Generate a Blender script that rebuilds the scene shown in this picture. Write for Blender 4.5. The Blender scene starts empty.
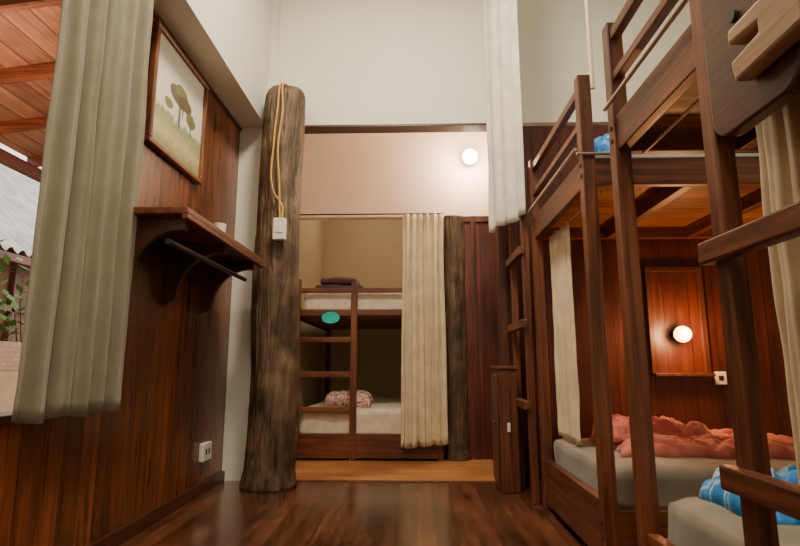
import bpy, bmesh, math, random
from mathutils import Vector, Matrix, noise
random.seed(3)
D=bpy.data; C=bpy.context
# ---------------------------------------------------------------- materials
def newmat(name):
    m=D.materials.new(name); m.use_nodes=True
    nt=m.node_tree; b=nt.nodes['Principled BSDF']
    return m,nt,b
def N(nt,t,**k):
    n=nt.nodes.new(t)
    for a,v in k.items(): setattr(n,a,v)
    return n
def math_(nt,op,a,b=None,c=None):
    n=N(nt,'ShaderNodeMath',operation=op)
    for i,v in enumerate((a,b,c)):
        if v is None: continue
        if isinstance(v,(int,float)): n.inputs[i].default_value=v
        else: nt.links.new(v,n.inputs[i])
    return n.outputs[0]
def mixc(nt,f,a,b,mode='MIX'):
    n=N(nt,'ShaderNodeMix',data_type='RGBA',blend_type=mode)
    for s,v in ((0,f),(6,a),(7,b)):
        if isinstance(v,(int,float)): n.inputs[s].default_value=v
        elif isinstance(v,tuple): n.inputs[s].default_value=(*v,1)
        else: nt.links.new(v,n.inputs[s])
    return n.outputs[2]
def ramp(nt,f,stops):
    r=N(nt,'ShaderNodeValToRGB'); e=r.color_ramp.elements
    while len(e)<len(stops): e.new(.5)
    for i,(p,c) in enumerate(stops):
        e[i].position=p; e[i].color=(*c,1)
    nt.links.new(f,r.inputs[0]); return r.outputs[0]
def wood(name,grain,dark,light,rough=.35,plank=None,pw=.12,groove=.03,var=.5,gs=28,bump=.15,coat=0,wear=.5,along=1.6,mott=1.7):
    m,nt,b=newmat(name)
    geo=N(nt,'ShaderNodeNewGeometry'); mp=N(nt,'ShaderNodeMapping')
    sc=[gs,gs,gs]; sc['xyz'.index(grain)]=along
    mp.inputs['Scale'].default_value=sc
    nt.links.new(geo.outputs['Position'],mp.inputs[0])
    vec=mp.outputs[0]
    sep=N(nt,'ShaderNodeSeparateXYZ'); nt.links.new(geo.outputs['Position'],sep.inputs[0])
    g=None
    if plank:
        c=math_(nt,'DIVIDE',sep.outputs['xyz'.index(plank)],pw)
        fl=math_(nt,'FLOOR',c); fr=math_(nt,'FRACT',c)
        wn=N(nt,'ShaderNodeTexWhiteNoise',noise_dimensions='1D'); nt.links.new(fl,wn.inputs['W'])
        va=N(nt,'ShaderNodeVectorMath',operation='MULTIPLY_ADD')
        nt.links.new(wn.outputs['Color'],va.inputs[0]); va.inputs[1].default_value=(40,40,40)
        nt.links.new(vec,va.inputs[2]); vec=va.outputs[0]
        g=math_(nt,'MULTIPLY',math_(nt,'GREATER_THAN',fr,groove),1.0)
    no=N(nt,'ShaderNodeTexNoise'); no.inputs['Scale'].default_value=1; no.inputs['Detail'].default_value=8
    no.inputs['Roughness'].default_value=.68; no.inputs['Distortion'].default_value=.7
    nt.links.new(vec,no.inputs['Vector'])
    col=ramp(nt,no.outputs[0],[(.32,dark),(.68,light)])
    n2=N(nt,'ShaderNodeTexNoise'); n2.inputs['Scale'].default_value=mott; n2.inputs['Detail'].default_value=6; nt.links.new(geo.outputs['Position'],n2.inputs['Vector'])
    lo=1-wear
    col=mixc(nt,.8,col,ramp(nt,n2.outputs[0],[(.38,(lo,lo*.85,lo*.8)),(.62,(1,1,1))]),'MULTIPLY')
    if plank:
        lo=1-var
        col=mixc(nt,1.0,col,ramp(nt,wn.outputs['Value'],[(0,(lo,lo,lo)),(1,(1,1,1))]),'MULTIPLY')
        col=mixc(nt,g,tuple(x*.2 for x in dark),col)
    nt.links.new(col,b.inputs['Base Color'])
    rr=N(nt,'ShaderNodeMapRange'); rr.inputs['To Min'].default_value=rough*.6; rr.inputs['To Max'].default_value=min(1,rough*1.5)
    nt.links.new(no.outputs[0],rr.inputs[0]); nt.links.new(rr.outputs[0],b.inputs['Roughness'])
    if coat: b.inputs['Coat Weight'].default_value=coat; b.inputs['Coat Roughness'].default_value=.2
    bp=N(nt,'ShaderNodeBump'); bp.inputs['Strength'].default_value=bump; bp.inputs['Distance'].default_value=.01
    h=no.outputs[0]
    if g is not None: h=math_(nt,'ADD',math_(nt,'MULTIPLY',h,.4),g)
    nt.links.new(h,bp.inputs['Height']); nt.links.new(bp.outputs[0],b.inputs['Normal'])
    return m
def plain(name,c,rough=.6,metal=0,nz=.08,scale=6,sss=0):
    m,nt,b=newmat(name)
    geo=N(nt,'ShaderNodeNewGeometry'); no=N(nt,'ShaderNodeTexNoise'); no.inputs['Scale'].default_value=scale; no.inputs['Detail'].default_value=5
    nt.links.new(geo.outputs['Position'],no.inputs['Vector'])
    d=tuple(max(0,x*(1-nz*2)) for x in c)
    nt.links.new(ramp(nt,no.outputs[0],[(.3,d),(.7,c)]),b.inputs['Base Color'])
    b.inputs['Roughness'].default_value=rough; b.inputs['Metallic'].default_value=metal
    return m
def fabric(name,c,c2=None,scale=9,weave=500,trans=.0):
    m,nt,b=newmat(name)
    geo=N(nt,'ShaderNodeNewGeometry'); no=N(nt,'ShaderNodeTexNoise'); no.inputs['Scale'].default_value=scale; no.inputs['Detail'].default_value=3
    nt.links.new(geo.outputs['Position'],no.inputs['Vector'])
    c2=c2 or tuple(x*.85 for x in c)
    nt.links.new(ramp(nt,no.outputs[0],[(.4,c2),(.6,c)]),b.inputs['Base Color'])
    b.inputs['Roughness'].default_value=.9; b.inputs['Sheen Weight'].default_value=.15
    w=N(nt,'ShaderNodeTexNoise'); w.inputs['Scale'].default_value=weave; nt.links.new(geo.outputs['Position'],w.inputs['Vector'])
    bp=N(nt,'ShaderNodeBump'); bp.inputs['Strength'].default_value=.1; bp.inputs['Distance'].default_value=.002
    nt.links.new(w.outputs[0],bp.inputs['Height']); nt.links.new(bp.outputs[0],b.inputs['Normal'])
    if trans:
        t=N(nt,'ShaderNodeBsdfTranslucent'); t.inputs[0].default_value=(*c,1)
        mx=N(nt,'ShaderNodeMixShader'); mx.inputs[0].default_value=trans
        nt.links.new(b.outputs[0],mx.inputs[1]); nt.links.new(t.outputs[0],mx.inputs[2])
        nt.links.new(mx.outputs[0],nt.nodes['Material Output'].inputs[0])
    return m
def glow(name,c,s):
    m,nt,b=newmat(name); b.inputs['Base Color'].default_value=(*c,1)
    b.inputs['Emission Color'].default_value=(*c,1); b.inputs['Emission Strength'].default_value=s
    return m
def pattern(name,cols,scale=14,rough=.9,smooth=False):
    m,nt,b=newmat(name)
    geo=N(nt,'ShaderNodeNewGeometry'); no=N(nt,'ShaderNodeTexNoise'); no.inputs['Scale'].default_value=scale*.6; no.inputs['Detail'].default_value=1
    no.inputs['Distortion'].default_value=1.5
    nt.links.new(geo.outputs['Position'],no.inputs['Vector'])
    r=N(nt,'ShaderNodeValToRGB'); e=r.color_ramp.elements
    if not smooth: r.color_ramp.interpolation='CONSTANT'
    while len(e)<len(cols): e.new(.5)
    for i,(p,c) in enumerate(cols): e[i].position=p; e[i].color=(*c,1)
    nt.links.new(no.outputs[0],r.inputs[0]); nt.links.new(r.outputs[0],b.inputs['Base Color'])
    b.inputs['Roughness'].default_value=rough; return m

RD=(.045,.011,.005); RL=(.27,.082,.030)
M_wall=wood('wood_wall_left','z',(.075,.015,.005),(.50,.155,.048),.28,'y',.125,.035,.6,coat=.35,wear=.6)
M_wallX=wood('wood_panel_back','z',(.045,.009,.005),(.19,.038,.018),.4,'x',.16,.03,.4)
M_floor=wood('wood_floor_dark','y',(.050,.017,.008),(.28,.105,.047),.20,'x',.105,.045,.55,gs=16,coat=.45,bump=.2,wear=.6)
M_floor2=wood('wood_floor_light','x',(.36,.13,.04),(.75,.36,.13),.3,'y',.10,.03,.25)
M_bx=wood('bunk_wood_x','x',RD,RL,.42,gs=40); M_by=wood('bunk_wood_y','y',RD,RL,.42,gs=40); M_bz=wood('bunk_wood_z','z',RD,RL,.42,gs=40)
M_slat=wood('bunk_deck_boards','x',(.18,.055,.012),(.52,.20,.05),.5,'y',.14,.05,.4)
M_dark=wood('dark_wood_y','y',(.03,.010,.006),(.12,.035,.017),.35)
M_darkz=wood('dark_wood_z','z',(.035,.012,.007),(.13,.04,.02),.35)
M_tan=wood('worn_tan_wood','y',(.30,.16,.08),(.62,.42,.24),.5)
M_frame=wood('frame_wood','z',(.12,.035,.012),(.36,.13,.045),.35)
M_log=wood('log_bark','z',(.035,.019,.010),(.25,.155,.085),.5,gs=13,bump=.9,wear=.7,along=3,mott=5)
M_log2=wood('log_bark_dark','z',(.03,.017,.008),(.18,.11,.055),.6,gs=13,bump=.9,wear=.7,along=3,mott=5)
M_white=plain('white_plaster',(.82,.81,.72),.7,nz=.02,scale=2)
M_pink=plain('blush_plaster',(.88,.65,.53),.7,nz=.02,scale=2)
M_tanw=plain('tan_plaster',(.58,.46,.29),.7,nz=.04,scale=2)
M_cream=fabric('cream_curtain_cloth',(.80,.66,.44),trans=.15)
M_creamw=fabric('white_curtain_cloth',(.85,.82,.72),trans=.15)
M_olive=fabric('grey_olive_curtain_cloth',(.225,.205,.150),(.205,.185,.133))
M_matt=fabric('mattress_grey',(.26,.225,.175))
M_mattw=fabric('mattress_offwhite',(.74,.64,.50),(.66,.55,.43),14)
M_red=fabric('salmon_red_blanket_cloth',(.62,.20,.15),(.44,.10,.08),9)
M_blue=pattern('blue_blanket_cloth',[(0,(.02,.10,.40)),(.40,(.03,.24,.66)),(.52,(.06,.38,.80)),(.58,(.65,.75,.82)),(.64,(.05,.3,.7))],14,smooth=True)
M_yel=pattern('yellow_print_cloth',[(0,(.1,.35,.5)),(.42,(.7,.6,.2)),(.55,(.25,.45,.2)),(.62,(.8,.75,.5))],26)
M_rw=pattern('red_white_cloth',[(0,(.7,.6,.5)),(.45,(.45,.06,.05)),(.55,(.75,.7,.62)),(.63,(.4,.05,.08))],34)
M_maroon=fabric('maroon_cloth',(.05,.014,.02))
M_bed=fabric('pale_bedding',(.38,.44,.48))
M_metal=plain('brushed_steel',(.65,.62,.58),.25,1)
M_dmet=plain('dark_iron',(.08,.07,.07),.4,.8)
M_plas=plain('white_plastic',(.8,.78,.72),.35,nz=.01)
M_black=plain('black_socket',(.02,.02,.02),.5)
M_cable=plain('yellow_cable',(.62,.34,.06),.5)
M_teal=plain('teal_sign',(.01,.55,.50),.4,nz=.02)
M_bulb=glow('bulb_glow_white',(1,.93,.8),18)
M_bulb2=glow('bulb_glow_warm',(1,.50,.17),11)

# ---------------------------------------------------------------- geometry helpers
def link(o,parent=None):
    C.scene.collection.objects.link(o)
    if parent: o.parent=parent
    return o
def empty(name):
    e=D.objects.new(name,None); e.empty_display_size=.1; return link(e)
def mesh(name,bm,mat,parent=None,smooth=False,bevel=0,seg=2):
    me=D.meshes.new(name); bmesh.ops.recalc_face_normals(bm,faces=bm.faces)
    bm.to_mesh(me); bm.free()
    o=D.objects.new(name,me); me.materials.append(mat)
    if smooth:
        for p in me.polygons: p.use_smooth=True
    if bevel:
        b=o.modifiers.new('bevel','BEVEL'); b.width=bevel; b.segments=seg; b.limit_method='ANGLE'
    return link(o,parent)
def abox(bm,x0,x1,y0,y1,z0,z1):
    r=bmesh.ops.create_cube(bm,size=1)
    for v in r['verts']:
        v.co=Vector(((x0+x1)/2+v.co.x*(x1-x0),(y0+y1)/2+v.co.y*(y1-y0),(z0+z1)/2+v.co.z*(z1-z0)))
def boxes(name,bl,mat,parent=None,bevel=.004):
    bm=bmesh.new()
    for b in bl: abox(bm,*b)
    return mesh(name,bm,mat,parent,bevel=bevel)
def rod(bm,p,q,r,n=12,r2=None):
    p=Vector(p);q=Vector(q);d=q-p
    m=Matrix.Translation((p+q)/2)@d.to_track_quat('Z','Y').to_matrix().to_4x4()
    bmesh.ops.create_cone(bm,cap_ends=True,segments=n,radius1=r,radius2=r if r2 is None else r2,depth=d.length,matrix=m)
def rods(name,l,mat,parent=None,n=14):
    bm=bmesh.new()
    for a in l: rod(bm,*a,n=n)
    return mesh(name,bm,mat,parent)
def prism(name,pts,axis,a,b,mat,parent=None,bevel=.004):
    bm=bmesh.new()
    def mk(u,v,t):
        return (t,u,v) if axis=='x' else ((u,t,v) if axis=='y' else (u,v,t))
    A=[bm.verts.new(mk(u,v,a)) for u,v in pts]; B=[bm.verts.new(mk(u,v,b)) for u,v in pts]
    bm.faces.new(A); bm.faces.new(B[::-1]); n=len(pts)
    for i in range(n): bm.faces.new((A[i],B[i],B[(i+1)%n],A[(i+1)%n]))
    return mesh(name,bm,mat,parent,bevel=bevel)
def soft(name,x0,x1,y0,y1,z0,z1,mat,parent=None,r=.05,amp=.008,freq=5,seed=0,cuts=24):
    bm=bmesh.new(); bmesh.ops.create_cube(bm,size=2)
    bmesh.ops.subdivide_edges(bm,edges=bm.edges[:],cuts=cuts,use_grid_fill=True)
    h=Vector(((x1-x0)/2,(y1-y0)/2,(z1-z0)/2)); c=Vector(((x0+x1)/2,(y0+y1)/2,(z0+z1)/2)); r=min(r,h.x*.95,h.y*.95,h.z*.95)
    for v in bm.verts:
        p=Vector((v.co.x*h.x,v.co.y*h.y,v.co.z*h.z))
        q=Vector([max(-h[i]+r,min(h[i]-r,p[i])) for i in range(3)]); d=p-q
        if d.length>1e-6: p=q+d.normalized()*r
        w=p+c
        n=noise.noise(w*freq+Vector((seed*7.3,seed,0)))
        k=1 if p.z>-h.z+r*.8 else 0
        v.co=w+(d.normalized() if d.length>1e-6 else Vector((0,0,1)))*n*amp*k
    return mesh(name,bm,mat,parent,smooth=True)
def rumple(name,cx,cy,lx,ly,z0,h,mat,parent=None,rot=0,seed=0,n=110,freq=6,amp=.35,ex=.4,crease=.14):
    bm=bmesh.new(); g=[]
    cr,sr=math.cos(rot),math.sin(rot)
    for j in range(n+1):
        row=[]
        for i in range(n+1):
            u=i/n*2-1; v=j/n*2-1
            wob=1+.12*noise.noise(Vector((u*1.6,v*1.6,seed+9)))
            x=u*lx/2*wob; y=v*ly/2*wob
            m=max(0,(1-abs(u)**6))*max(0,(1-abs(v)**6)); m=m**ex
            wx=x+.06*noise.noise(Vector((x*5,y*5,seed+20))); wy=y+.06*noise.noise(Vector((x*5,y*5,seed+30)))
            q=noise.noise(Vector((wx*freq*.6,wy*freq*1.5,seed)))
            rd=1-min(1,(q*2.6)**2)
            q2=noise.noise(Vector((wx*freq*1.6,wy*freq*2.6,seed+3)))
            q3=noise.noise(Vector((wx*freq*3.2+wy*8,wy*freq*3,seed+4)))
            f=(1-min(1,abs(q2)*4))+.5*(1-min(1,abs(q3)*4))
            z=z0+m*h*(1-amp+amp*rd-crease*f)
            row.append(bm.verts.new((cx+x*cr-y*sr,cy+x*sr+y*cr,z)))
        g.append(row)
    for j in range(n):
        for i in range(n): bm.faces.new((g[j][i],g[j][i+1],g[j+1][i+1],g[j+1][i]))
    bot=[g[0][i] for i in range(n+1)]+[g[j][n] for j in range(1,n+1)]+[g[n][i] for i in range(n-1,-1,-1)]+[g[j][0] for j in range(n-1,0,-1)]
    bm.faces.new(bot[::-1])
    return mesh(name,bm,mat,parent,smooth=True)
def curtain(name,p0,p1,z0,z1,folds,amp,mat,parent=None,seed=0,gather=1.0,drop=0,th=.004):
    p0=Vector(p0);p1=Vector(p1);d=p1-p0;L=d.length;t=d/L;nrm=Vector((-t.y,t.x))
    nu=folds*16;nv=40;bm=bmesh.new();g=[]
    mid=(p0+p1)/2
    for j in range(nv+1):
        s=j/nv; row=[]
        for i in range(nu+1):
            u=i/nu; ph=u*folds*2*math.pi
            a=amp*(.65+.5*noise.noise(Vector((u*4,seed,s*.6))))*(.75+.35*(1-s))
            off=a*math.sin(ph+.9*noise.noise(Vector((u*3,s*1.2,seed+5))))+a*.35*math.sin(2.3*ph+seed)
            off+=.006*noise.noise(Vector((u*9,s*7,seed+8)))
            lat=.012*noise.noise(Vector((u*3,s*2,seed+2)))
            w=1+(gather-1)*s
            P=mid+t*((u-.5)*L*w+lat)+nrm*off
            z=z0+(z1-z0)*s+(1-s)*(drop*(u-.5)+.008*math.sin(ph*.5+seed))
            row.append(bm.verts.new((P.x,P.y,z)))
        g.append(row)
    for j in range(nv):
        for i in range(nu): bm.faces.new((g[j][i],g[j][i+1],g[j+1][i+1],g[j+1][i]))
    o=mesh(name,bm,mat,parent,smooth=True)
    m=o.modifiers.new('s','SOLIDIFY'); m.thickness=th
    return o
def tube(name,pts,r,mat,parent=None):
    c=D.curves.new(name,'CURVE'); c.dimensions='3D'; c.bevel_depth=r; c.bevel_resolution=3
    s=c.splines.new('BEZIER'); s.bezier_points.add(len(pts)-1)
    for b,p in zip(s.bezier_points,pts): b.co=p; b.handle_left_type=b.handle_right_type='AUTO'
    o=D.objects.new(name,c); c.materials.append(mat); return link(o,parent)
def sphere(name,c,r,mat,parent=None,sc=(1,1,1)):
    bm=bmesh.new(); bmesh.ops.create_uvsphere(bm,u_segments=28,v_segments=16,radius=r)
    for v in bm.verts: v.co=Vector((v.co.x*sc[0],v.co.y*sc[1],v.co.z*sc[2]))+Vector(c)
    return mesh(name,bm,mat,parent,smooth=True)

# ---------------------------------------------------------------- room shell
WX=-1.45; PY=4.15; CH=4.3; BX=2.75
boxes('floor',[(-1.6,BX+.1,-1.6,PY,-.1,0)],M_floor,bevel=0)
boxes('floor_corridor',[(-1.6,BX+.1,PY,7.1,-.1,0)],M_floor2,bevel=0)
boxes('ceiling',[(-1.6,BX+.1,-1.6,PY+.1,CH,CH+.1)],M_white,bevel=0)
wy0,wy1,wz0,wz1=.2,2.2,.64,2.5
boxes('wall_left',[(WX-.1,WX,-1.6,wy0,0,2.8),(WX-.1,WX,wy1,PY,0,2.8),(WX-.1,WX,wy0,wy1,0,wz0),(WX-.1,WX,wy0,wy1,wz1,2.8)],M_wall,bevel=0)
boxes('wall_left_upper',[(WX-.1,-1.23,-1.6,PY,2.8,CH)],M_white,bevel=0)
boxes('wall_left_return',[(WX-.1,-1.17,PY,PY+.12,0,2.8)],M_white,bevel=0)
boxes('wall_back_upper',[(WX-.1,BX+.1,PY,PY+.12,2.82,CH)],M_white,bevel=0)
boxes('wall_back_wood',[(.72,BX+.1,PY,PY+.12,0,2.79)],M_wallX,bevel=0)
boxes('trim_1',[(-1.17,.72,PY-.006,PY+.126,2.80,2.82)],M_dark,bevel=.002)
boxes('trim_2',[(.66,.72,PY-.03,PY+.14,0,2.79)],M_darkz,bevel=.004)
boxes('wall_right',[(BX,BX+.1,-1.6,PY,0,CH)],M_white,bevel=0)
boxes('wall_near',[(-1.6,BX+.1,-1.7,-1.6,0,CH)],M_white,bevel=0)
boxes('baseboard_left',[(WX,WX+.025,-1.6,PY,0,.07)],M_dark,bevel=.004)
boxes('trim_3',[(WX,WX+.012,wy1+.02,PY,2.775,2.8)],M_dark,bevel=.002)
boxes('trim_4',[(-1.17,.66,PY-.02,PY+.02,0,.006)],M_by,bevel=.002)
NY=5.12
boxes('wall_corridor_left',[(-1.6,-1.5,PY+.12,NY,0,3.5)],M_white,bevel=0)
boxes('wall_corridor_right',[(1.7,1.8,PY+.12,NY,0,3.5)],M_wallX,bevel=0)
boxes('ceiling_corridor',[(-1.6,1.8,PY+.12,NY+.1,3.5,3.6)],M_white,bevel=0)
boxes('wall_niche_header',[(-1.5,1.7,NY,NY+.1,2.3,3.5)],M_pink,bevel=0)
boxes('wall_niche_front_left',[(-1.6,-1.2,NY,NY+.1,0,2.3)],M_tanw,bevel=0)
boxes('wall_niche_front_right',[(.47,1.7,NY,NY+.1,0,2.3)],M_wallX,bevel=0)
boxes('trim_5',[(.55,.60,NY-.02,NY,0,2.3),(1.05,1.1,NY-.02,NY,0,2.3),(.47,1.7,NY-.015,NY,2.24,2.3)],M_darkz,bevel=.003)
boxes('wall_niche_left',[(-1.3,-1.2,NY+.1,7.0,0,3.0)],M_tanw,bevel=0)
boxes('wall_niche_right',[(.47,.57,NY+.1,7.0,0,3.0)],M_tanw,bevel=0)
boxes('wall_niche_back',[(-1.3,.57,6.95,7.05,0,3.0)],M_tanw,bevel=0)
boxes('ceiling_niche',[(-1.3,.57,NY+.1,7.05,3.0,3.1)],M_tanw,bevel=0)
# ---------------------------------------------------------------- window + outside
w=empty('window_1')
boxes('frame',[(WX-.11,WX+.015,wy0-.0,wy0+.05,wz0,wz1),(WX-.11,WX+.015,wy1-.05,wy1,wz0,wz1),(WX-.11,WX+.015,wy0,wy1,wz0,wz0+.035),(WX-.11,WX+.015,wy0,wy1,wz1-.05,wz1)],M_darkz,w)
boxes('mullion',[(WX-.07,WX-.03,1.28,1.33,wz0,wz1)],M_darkz,w)
boxes('ground_outside',[(-14,-1.6,-4,16,-.3,-.05)],plain('pale_paving',(.6,.46,.30),.8),bevel=0)
pr=empty('porch_roof')
M_porch=wood('porch_boards','y',(.22,.085,.05),(.50,.27,.17),.6,'x',.2,.05,.4)
def slab(name,x0,z0,x1,z1,y0,y1,t,mat,par):
    return prism(name,[(x0,z0),(x1,z1),(x1,z1+t),(x0,z0+t)],'y',y0,y1,mat,par,0)
slab('boards',-1.6,3.35,-4.1,3.02,-2,9,.03,M_porch,pr)
for i in range(14):
    y=-1.5+i*.75
    slab('rafter_%d'%i,-1.6,3.25,-4.1,2.92,y,y+.06,.10,M_bx,pr)
boxes('edge_beam',[(-4.15,-4.05,-2,9,2.84,2.95)],M_by,pr)
boxes('porch_post',[(-4.14,-4.02,0,.12,-.05,2.84),(-4.14,-4.02,7.5,7.62,-.05,2.84)],M_bz,pr)
nb=empty('neighbour_house')
bm=bmesh.new(); n=260; prev=None
for i in range(n+1):
    y=-3+i*.06; b=.045*math.sin(i*math.pi/2+.4)
    a=bm.verts.new((-6.0,y,2.55+b)); c=bm.verts.new((-9.2,y,5.4+b))
    if prev: bm.faces.new((prev[0],a,c,prev[1]))
    prev=(a,c)
mesh('corrugated_roof',bm,plain('pale_corrugated_metal',(.66,.60,.54),.6,.0,nz=.2,scale=3),nb)
boxes('house_wall',[(-8.4,-6.6,-3,13,-.05,2.9)],wood('house_boards','z',(.22,.09,.035),(.55,.27,.12),.6,'y',.3,.05,.5),nb,0)
boxes('house_beam',[(-6.1,-6.0,-3,13,2.38,2.5),(-6.58,-6.5,-3,13,1.7,1.8)]+[(-6.6,-6.5,-2+i*1.3,-1.9+i*1.3,0,2.8) for i in range(11)],M_by,nb)
m,nt,b=newmat('brick_garden_wall'); br=N(nt,'ShaderNodeTexBrick'); geo=N(nt,'ShaderNodeNewGeometry')
sp=N(nt,'ShaderNodeSeparateXYZ'); cb=N(nt,'ShaderNodeCombineXYZ'); nt.links.new(geo.outputs['Position'],sp.inputs[0]); nt.links.new(sp.outputs[1],cb.inputs[0]); nt.links.new(sp.outputs[2],cb.inputs[1])
nt.links.new(cb.outputs[0],br.inputs['Vector']); br.inputs['Scale'].default_value=4.5
br.inputs['Color1'].default_value=(.55,.36,.20,1); br.inputs['Color2'].default_value=(.46,.29,.16,1); br.inputs['Mortar'].default_value=(.25,.18,.12,1); br.inputs['Mortar Size'].default_value=.014
nt.links.new(br.outputs[0],b.inputs['Base Color'])
boxes('garden_wall',[(-4.9,-4.7,-3,13,.78,1.12)],m,bevel=.01)
boxes('garden_wall_base',[(-4.95,-4.65,-3,13,-.05,.78)],plain('beige_render',(.60,.46,.30),.8),bevel=.01)
M_leaf=plain('leaf_green',(.14,.32,.05),.6,nz=.3,scale=20)
for k in range(3):
    pl=empty('garden_shrub')
    bm=bmesh.new()
    for i in range(220):
        a=random.uniform(0,6.28);rr=random.uniform(0,.5);x=-5.5+rr*math.cos(a);y=5.0+k*1.3+rr*math.sin(a)*1.2;z=random.uniform(.8,2.3)
        d=Vector((random.uniform(-1,1),random.uniform(-1,1),random.uniform(-.6,.8))).normalized()*.18
        s=d.cross(Vector((0,0,1))).normalized()*.05
        p=Vector((x,y,z)); v=[bm.verts.new(q) for q in (p,p+d*.5+s,p+d,p+d*.5-s)]; bm.faces.new(v)
    mesh('leaves',bm,M_leaf,pl)
    bm=bmesh.new()
    for i in range(6):
        a=i*1.05; rod(bm,(-5.5,5.0+k*1.3,-.06),(-5.5+.3*math.cos(a),5.0+k*1.3+.4*math.sin(a),2.0),.015,6,.006)
    mesh('stems',bm,M_darkz,pl)

# ---------------------------------------------------------------- left wall items
cu=empty('window_curtain')
curtain('cloth',(-1.335,1.80),(-1.335,2.42),.655,2.74,5,.036,M_olive,cu,seed=2,gather=.97)
rods('curtain_rod',[((-1.335,.1,2.76),(-1.335,2.43,2.76),.010)],M_dmet,cu)
boxes('rod_bracket',[(WX,-1.325,2.40,2.42,2.74,2.78),(WX,-1.325,.3,.32,2.74,2.78)],M_dmet,cu)

pf=empty('framed_painting')
py0,py1,pz0,pz1=2.64,3.36,2.03,2.74
px=WX+.035
boxes('frame',[(WX+.005,px+.008,py0,py1,pz1-.03,pz1),(WX+.005,px+.008,py0,py1,pz0,pz0+.03),(WX+.005,px+.008,py0,py0+.03,pz0+.03,pz1-.03),(WX+.005,px+.008,py1-.03,py1,pz0+.03,pz1-.03)],M_frame,pf,.006)
m,nt,b=newmat('painting_landscape')
geo=N(nt,'ShaderNodeNewGeometry'); sp=N(nt,'ShaderNodeSeparateXYZ'); nt.links.new(geo.outputs['Position'],sp.inputs[0])
no=N(nt,'ShaderNodeTexNoise'); no.inputs['Scale'].default_value=22; no.inputs['Detail'].default_value=6; nt.links.new(geo.outputs['Position'],no.inputs['Vector'])
nn=math_(nt,'MULTIPLY',math_(nt,'SUBTRACT',no.outputs[0],.5),.20)
zz=math_(nt,'ADD',sp.outputs[2],math_(nt,'MULTIPLY',nn,.6)); yy=sp.outputs[1]
col=ramp(nt,math_(nt,'DIVIDE',math_(nt,'SUBTRACT',zz,pz0),.71),[(.08,(.25,.28,.12)),(.20,(.62,.50,.28)),(.30,(.34,.38,.17)),(.36,(.30,.33,.20)),(.39,(.78,.74,.62)),(.95,(.70,.71,.66))])
def blob(cy,cz,ry,rz,k=6):
    a=math_(nt,'POWER',math_(nt,'ABSOLUTE',math_(nt,'DIVIDE',math_(nt,'SUBTRACT',yy,cy),ry)),2)
    c=math_(nt,'POWER',math_(nt,'ABSOLUTE',math_(nt,'DIVIDE',math_(nt,'SUBTRACT',sp.outputs[2],cz),rz)),2)
    s=math_(nt,'ADD',math_(nt,'ADD',a,c),math_(nt,'MULTIPLY',nn,k))
    return math_(nt,'LESS_THAN',s,1)
dk=(.13,.11,.055); md=(.20,.19,.08); tk=(.10,.065,.035)
for (cy,cz,ry,rz,c) in ((2.93,2.46,.075,.045,dk),(3.01,2.49,.08,.05,md),(3.08,2.45,.08,.045,dk),(3.0,2.43,.10,.035,dk),(3.16,2.38,.07,.045,md),(2.86,2.36,.05,.03,md)):
    col=mixc(nt,blob(cy,cz,ry,rz,6),col,c)
for (cy,cz,ry,rz) in ((3.0,2.36,.012,.10),(3.04,2.40,.008,.06),(3.16,2.33,.008,.06)):
    col=mixc(nt,blob(cy,cz,ry,rz,2),col,tk)
nt.links.new(col,b.inputs['Base Color']); b.inputs['Roughness'].default_value=.3
boxes('canvas',[(WX+.008,px-.012,py0+.025,py1-.025,pz0+.025,pz1-.025)],m,pf,0)
rods('hanging_hook',[((WX,3.0,2.76),(WX+.02,3.0,2.76),.006)],M_dmet,pf)

sh=empty('wall_shelf')
boxes('top_board',[(WX,-1.06,2.38,3.68,1.55,1.585)],M_by,sh,.006)
boxes('apron',[(WX,WX+.03,2.42,3.66,1.40,1.55)],M_dark,sh)
boxes('front_lip',[(-1.085,-1.055,2.38,3.68,1.525,1.55)],M_by,sh)
def brk(y,name):
    pts=[(WX,1.55),(-1.10,1.55),(-1.10,1.49)]
    for i in range(9):
        a=i/8*math.pi/2; pts.append((-1.13-.24*math.sin(a)*1.0,1.49-.26*(1-math.cos(a))))
    pts+=[(WX+.06,1.21),(WX,1.19)]
    prism(name,pts,'y',y,y+.035,M_darkz,sh)
for i,y in enumerate((2.46,3.0,3.54)): brk(y,'bracket_%d'%i)
rods('hanging_rail',[((-1.17,2.44,1.43),(-1.17,3.6,1.43),.014)],M_dmet,sh)
cp=empty('ceramic_cup')
bm=bmesh.new(); rod(bm,(-1.12,2.95,1.586),(-1.12,2.95,1.65),.03,20,.038); mesh('cup_body',bm,M_plas,cp,bevel=.004)
bm=bmesh.new(); bmesh.ops.create_circle(bm,segments=20,radius=.032,matrix=Matrix.Translation((-1.12,2.95,1.651)),cap_ends=True); mesh('cup_inside',bm,M_darkz,cp)
ou=empty('wall_socket')
boxes('plate',[(WX+.0,WX+.035,3.68,3.83,.21,.33)],M_plas,ou,.008)
boxes('socket_holes',[(WX+.034,WX+.037,3.715+i*.05,3.735+i*.05,.255,.29) for i in range(2)],M_black,ou,0)

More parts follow.
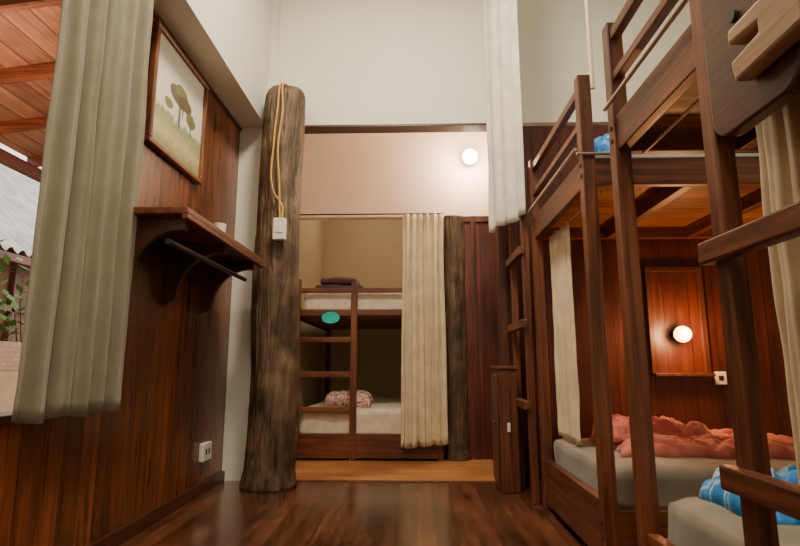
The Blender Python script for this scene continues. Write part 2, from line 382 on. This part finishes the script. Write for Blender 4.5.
# ---------------------------------------------------------------- log posts
def log(name,x,y,r0,r1,h,seed,mat,top=True):
    bm=bmesh.new(); nu=200;nv=150;g=[]
    for j in range(nv+1):
        s=j/nv;z=h*s;row=[]
        for i in range(nu):
            a=i/nu*2*math.pi; ca,sa=math.cos(a),math.sin(a)
            r=r0+(r1-r0)*s
            r+=.020*noise.noise(Vector((ca*1.4,sa*1.4,z*1.1+seed)))+.008*noise.noise(Vector((ca*4,sa*4,z*3+seed)))
            q=noise.noise(Vector((ca*8,sa*8,z*2.2+seed)))
            r-=.007*max(0,1-abs(q)*7)
            r+=.004*noise.noise(Vector((ca*16,sa*16,z*14+seed)))
            if s<.04: r+=.018*(1-s/.04)
            if top and s>.985: r-=.02*(s-.985)/.015
            cx=x+.02*noise.noise(Vector((z*.8,seed,0)))
            row.append(bm.verts.new((cx+r*ca,y+r*sa,z)))
        g.append(row)
    for j in range(nv):
        for i in range(nu): bm.faces.new((g[j][i],g[j][(i+1)%nu],g[j+1][(i+1)%nu],g[j+1][i]))
    bm.faces.new(g[-1]); bm.faces.new(g[0][::-1])
    return mesh(name,bm,mat,None,smooth=True)
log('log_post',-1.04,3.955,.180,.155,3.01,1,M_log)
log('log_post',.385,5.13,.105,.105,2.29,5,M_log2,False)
jb=empty('junction_box')
boxes('box',[(-1.02,-.93,3.70,3.755,1.74,1.90)],M_plas,jb,.006)
boxes('box_switch',[(-1.0,-.95,3.694,3.70,1.79,1.85)],M_plas,jb,.002)
tube('cable_1',[(-.98,3.735,1.9),(-1.0,3.75,2.2),(-1.02,3.755,2.45),(-1.0,3.77,2.8),(-1.01,3.785,2.98),(-1.01,3.9,3.05)],.007,M_cable,jb)
tube('cable_2',[(-.965,3.735,1.9),(-.97,3.75,2.0),(-1.04,3.745,2.12),(-1.05,3.745,2.5),(-1.035,3.76,2.8),(-1.03,3.785,2.98),(-1.03,3.92,3.06)],.007,M_cable,jb)
tube('cable_3',[(-1.01,3.9,3.05),(-1.1,4.12,3.2),(-1.15,4.135,3.6),(-1.15,4.135,4.2)],.006,M_plas,jb)

# ---------------------------------------------------------------- niche bunk bed
nbk=empty('bunk_bed')
Y0=5.0
boxes('posts',[(-1.145,-1.085,Y0,Y0+.06,0,1.66),(-.60,-.54,Y0-.01,Y0+.05,0,1.62),(-1.145,-1.085,6.85,6.91,0,1.66),(.22,.26,6.85,6.91,0,1.6),(.20,.25,Y0+.01,Y0+.06,0,1.6)],M_bz,nbk)
boxes('rails',[(-1.085,.20,Y0+.01,Y0+.05,1.53,1.575),(-1.085,.20,Y0+.01,Y0+.05,1.31,1.37),(-1.085,.20,Y0+.005,Y0+.055,.02,.235)],M_bx,nbk)
boxes('rungs',[(-1.09,-.595,Y0+.0,Y0+.04,z,z+.05) for z in (.42,.74,1.06)],M_bx,nbk)
boxes('side_rails',[(-1.14,-1.1,Y0+.06,6.85,1.28,1.38),(.21,.25,Y0+.06,6.85,1.28,1.38),(-1.14,-1.1,Y0+.06,6.85,.08,.22),(.21,.25,Y0+.06,6.85,.08,.22)],M_by,nbk)
boxes('deck',[(-1.1,.21,Y0+.06,6.85,1.30,1.33),(-1.1,.21,Y0+.06,6.85,.14,.18)],M_slat,nbk,0)
soft('lower_mattress',-1.08,.19,Y0+.06,6.83,.18,.455,M_mattw,nbk,.06,.014,6)
soft('upper_mattress',-1.08,.19,Y0+.07,6.83,1.33,1.55,M_mattw,nbk,.06)
rumple('folded_quilt',-.66,5.45,.44,.4,.452,.15,M_rw,seed=4,freq=9)
fb=empty('folded_blanket')
soft('fold_1',-.98,-.50,5.15,5.5,1.555,1.63,M_maroon,fb,.03,.014,9,1)
soft('fold_2',-.93,-.57,5.17,5.48,1.625,1.70,M_maroon,fb,.03,.02,9,2)
sg=empty('bed_number_sign')
bm=bmesh.new(); rod(bm,(0,0,-.006),(0,0,.006),1,40)
for v in bm.verts: v.co=Vector((-.79+v.co.x*.085,Y0-.008+v.co.z*1.0,1.29+v.co.y*.055))
mesh('oval_plate',bm,M_teal,sg)
rods('hanger',[((-.79,Y0-.006,1.33),(-.79,Y0+.0,1.37),.004)],M_dmet,sg)
nc=empty('niche_curtain')
curtain('cloth',(-.13,4.93),(.29,4.93),.14,2.27,6,.032,M_cream,nc,seed=7,gather=.92,drop=.04)
rods('curtain_rod',[((-1.15,4.93,2.275),(.28,4.93,2.275),.007)],M_dmet,nc)
boxes('rod_brackets',[(-1.19,-1.17,4.92,NY,2.30,2.33)],M_dmet,nc)
# ---------------------------------------------------------------- right bunk beds
FX=.77; W=.06
def bunk(ya,yb,lad,name='bunk_bed'):
    e=empty(name); xe=2.70
    boxes('front_posts',[(FX,FX+W,ya,ya+W,0,2.2),(FX,FX+W,yb-W,yb,0,2.2)],M_bz,e)
    boxes('rear_posts',[(xe-W,xe,ya,ya+W,0,2.2),(xe-W,xe,yb-W,yb,0,2.2)],M_bz,e)
    boxes('front_boards',[(FX+.01,FX+.05,ya+W,yb-W,1.66,1.80),(FX+.01,FX+.05,ya+W,yb-W,.04,.29)],M_by,e)
    boxes('guard_rails',[(FX+.01,FX+.045,ya+W,yb-W,2.12,2.165),(FX+.01,FX+.045,ya+W,yb-W,1.95,1.985)],M_by,e)
    boxes('side_beams',[(FX+W,xe-W,y,y+.04,1.66,1.79) for y in (ya+.01,yb-.05)]+[(FX+W,xe-W,y,y+.04,.08,.26) for y in (ya+.01,yb-.05)],M_bx,e)
    boxes('joists',[(x,x+.05,ya+.05,yb-.05,1.66,1.735) for x in (1.24,1.75,2.2)],M_by,e)
    boxes('upper_deck',[(FX+.05,xe-.01,ya+.05,yb-.05,1.735,1.76)],M_slat,e,0)
    boxes('lower_deck',[(FX+.05,xe-.01,ya+.05,yb-.05,.2,.23)],M_slat,e,0)
    soft('lower_mattress',FX+.06,xe-.07,ya+.06,yb-.06,.23,.42,M_matt,e,.05,.012,6)
    soft('upper_mattress',FX+.07,xe-.07,ya+.06,yb-.06,1.76,1.86,M_bed,e,.05)
    la,lb=lad
    boxes('ladder_stiles',[(FX-.045,FX-.0,la,la+.055,0,2.2),(FX-.045,FX-.0,lb-.055,lb,0,2.2)],M_bz,e)
    boxes('ladder_rungs',[(FX-.075,FX-.035,la-.02,lb+.02,z,z+.055) for z in (.57,1.09)],M_by,e,.006)
    rods('steel_rail',[((FX-.02,yb-.03,1.84),(FX-.02,ya+.03,1.84),.008),((FX-.03,ya-.015,1.80),(1.9,ya-.015,1.80),.007)],M_metal,e)
    boxes('post_bolts',[(FX-.006,FX,y+.022,y+.038,z,z+.016) for y in (ya,yb-W) for z in (1.70,1.75,.14,.20)],M_dmet,e,.002)
    return e
far=bunk(2.34,3.45,(3.52,4.02))
boxes('top_rung',[(FX-.075,FX-.035,3.5,4.04,1.58,1.635)],M_by,far,.006)
rods('curtain_pole',[((.86,2.40,2.16),(.86,2.40,CH),.011)],M_pink,far)
near=bunk(.80,2.01,(.86,1.285))
pts=[(.93,1.85),(1.23,1.85)]
for i in range(7):
    a=i/6*math.pi/2; pts.append((1.17+.06*math.cos(a),1.43-.06*math.sin(a)))
for i in range(7):
    a=i/6*math.pi/2; pts.append((.99-.06*math.sin(a),1.43-.06*math.cos(a)))
prism('backing_plate',pts,'x',FX-.05,FX-.012,M_dark,near,.006)
prism('grab_block',[(.86,1.565),(1.075,1.565),(1.075,1.53),(.98,1.52),(.98,1.50),(1.075,1.49),(1.065,1.44),(.86,1.445)],'x',FX-.09,FX-.05,M_tan,near,.008)
rods('bolt',[((FX-.06,1.10,1.62),(FX-.045,1.10,1.62),.014)],M_dmet,near)
boxes('wall_bunk_partition',[(FX+.03,BX,3.47,3.51,0,1.72)],M_wallX,bevel=0)
boxes('trim_6',[(1.49,1.525,3.445,3.47,.78,1.45),(1.82,1.855,3.445,3.47,.78,1.45),(1.49,1.855,3.40,3.47,.78,.80),(1.49,1.855,3.445,3.47,1.45,1.48)],M_darkz,bevel=.003)
cb_=empty('bunk_curtain')
curtain('cloth',(FX+.10,2.93),(FX+.10,3.36),.44,1.65,6,.018,M_cream,cb_,seed=3)
rods('curtain_rod',[((FX+.10,2.41,1.645),(FX+.10,3.39,1.645),.006)],M_metal,cb_)
cb2=empty('bunk_curtain')
curtain('cloth',(FX+.10,.88),(FX+.10,1.30),.44,1.65,6,.020,M_cream,cb2,seed=5)
rods('curtain_rod',[((FX+.10,.87,1.645),(FX+.10,1.94,1.645),.006)],M_metal,cb2)
hc=empty('hanging_curtain')
curtain('cloth',(.565,3.9),(.745,3.45),1.83,4.2,3,.026,M_creamw,hc,seed=11)
rods('curtain_rod',[((.42,4.14,4.21),(.95,2.8,4.21),.012)],M_metal,hc)
rods('rod_drop',[((.45,4.07,4.21),(.45,4.07,4.3),.008),((.93,2.85,4.21),(.93,2.85,4.3),.008)],M_metal,hc)
# bedding
rb=empty('red_blanket')
rumple('lower_fold',1.49,2.96,.98,.62,.412,.095,M_red,rb,seed=1,rot=-.06,freq=4,amp=.35,ex=.3,crease=.25)
rumple('upper_fold',1.27,3.04,.56,.42,.46,.12,M_red,rb,seed=15,rot=-.18,freq=5,amp=.5,ex=.35,crease=.2)
rumple('blue_blanket',1.10,1.72,.34,.30,.412,.13,M_blue,seed=6,freq=7,amp=.5,crease=.2)
rumple('printed_pillow',1.44,1.74,.28,.30,.412,.22,M_yel,seed=8,freq=5,amp=.2)
soft('bed_pillow',.95,1.45,1.35,1.85,1.87,2.01,M_bed,None,.06,.02,5,3)
rumple('blue_towel',1.1,2.75,.4,.5,1.86,.16,M_blue,seed=12,freq=8)
cab=empty('small_cabinet')
boxes('body',[(.58,.71,3.80,4.11,0,.82)],M_bz,cab,.004)
boxes('top',[(.57,.72,3.79,4.115,.82,.845)],M_by,cab,.004)
boxes('door_panel',[(.565,.58,3.83,4.08,.05,.78)],M_bz,cab,.004)
sphere('knob',(.555,3.9,.45),.012,M_dmet,cab)
boxes('latch',[(.63,.65,3.79,3.80,.40,.46)],M_plas,cab,.002)
# ---------------------------------------------------------------- lamps
def light(name,kind,loc,e,col,parent=None,**k):
    l=D.lights.new(name,kind); l.energy=e; l.color=col
    for a,v in k.items(): setattr(l,a,v)
    o=D.objects.new(name,l); o.location=loc; return link(o,parent)
wl=empty('globe_wall_lamp')
sphere('globe',(.55,4.99,2.87),.075,M_bulb,wl)
rods('base',[((.55,5.05,2.87),(.55,NY,2.87),.05)],M_plas,wl,24)
light('globe_light','POINT',(.55,4.83,2.81),48,(1,.76,.54),wl,shadow_soft_size=.08)
bl=empty('bedside_wall_lamp')
sphere('bulb',(1.665,3.38,1.04),.05,M_bulb2,bl)
rods('base',[((1.665,3.42,1.04),(1.665,3.47,1.04),.04)],M_dmet,bl,24)
light('bulb_light','POINT',(1.665,3.30,1.04),24,(1,.46,.17),bl,shadow_soft_size=.05)
nl=empty('added_niche_fill')  # added fill light hidden behind the header, brightens the niche; no known lamp
rods('niche_fill_disc',[((-.4,5.9,2.94),(-.4,5.9,3.0),.09)],M_bulb,nl,24)
light('niche_fill_light','POINT',(-.4,5.9,2.86),9,(1,.82,.58),nl,shadow_soft_size=.1)
so=empty('wall_socket')
boxes('plate',[(1.88,1.95,3.455,3.47,.73,.81)],M_plas,so,.004)
boxes('socket_holes',[(1.90,1.93,3.452,3.456,.755,.785)],M_black,so,0)
def ceil_fill(x,y,e):  # invented overhead fill, out of view: glowing disc plus area light
    c=empty('added_ceiling_fill')
    bm=bmesh.new(); rod(bm,(x,y,4.22),(x,y,4.3),.28,32,.22); mesh('ceil_fill_disc',bm,M_bulb,c)
    light('ceil_fill_light','AREA',(x,y,4.20),e,(1,.83,.62),c,shape='DISK',size=.6)
ceil_fill(-.1,2.3,98); ceil_fill(.0,-.4,46)
light('porch_light','POINT',(-3,3.2,2.2),110,(1,.60,.36),None,shadow_soft_size=.1)
wd=D.worlds.new('dusk_sky'); C.scene.world=wd; wd.use_nodes=True
bg=wd.node_tree.nodes['Background']; bg.inputs[0].default_value=(1,.95,.92,1); bg.inputs[1].default_value=2.3
cam=D.cameras.new('camera'); cam.lens=24; cam.sensor_width=36; cam.clip_start=.02
co=D.objects.new('camera',cam); link(co); co.location=(0,0,.85)
co.rotation_euler=(math.radians(99.8),0,math.radians(1.59))
C.scene.camera=co
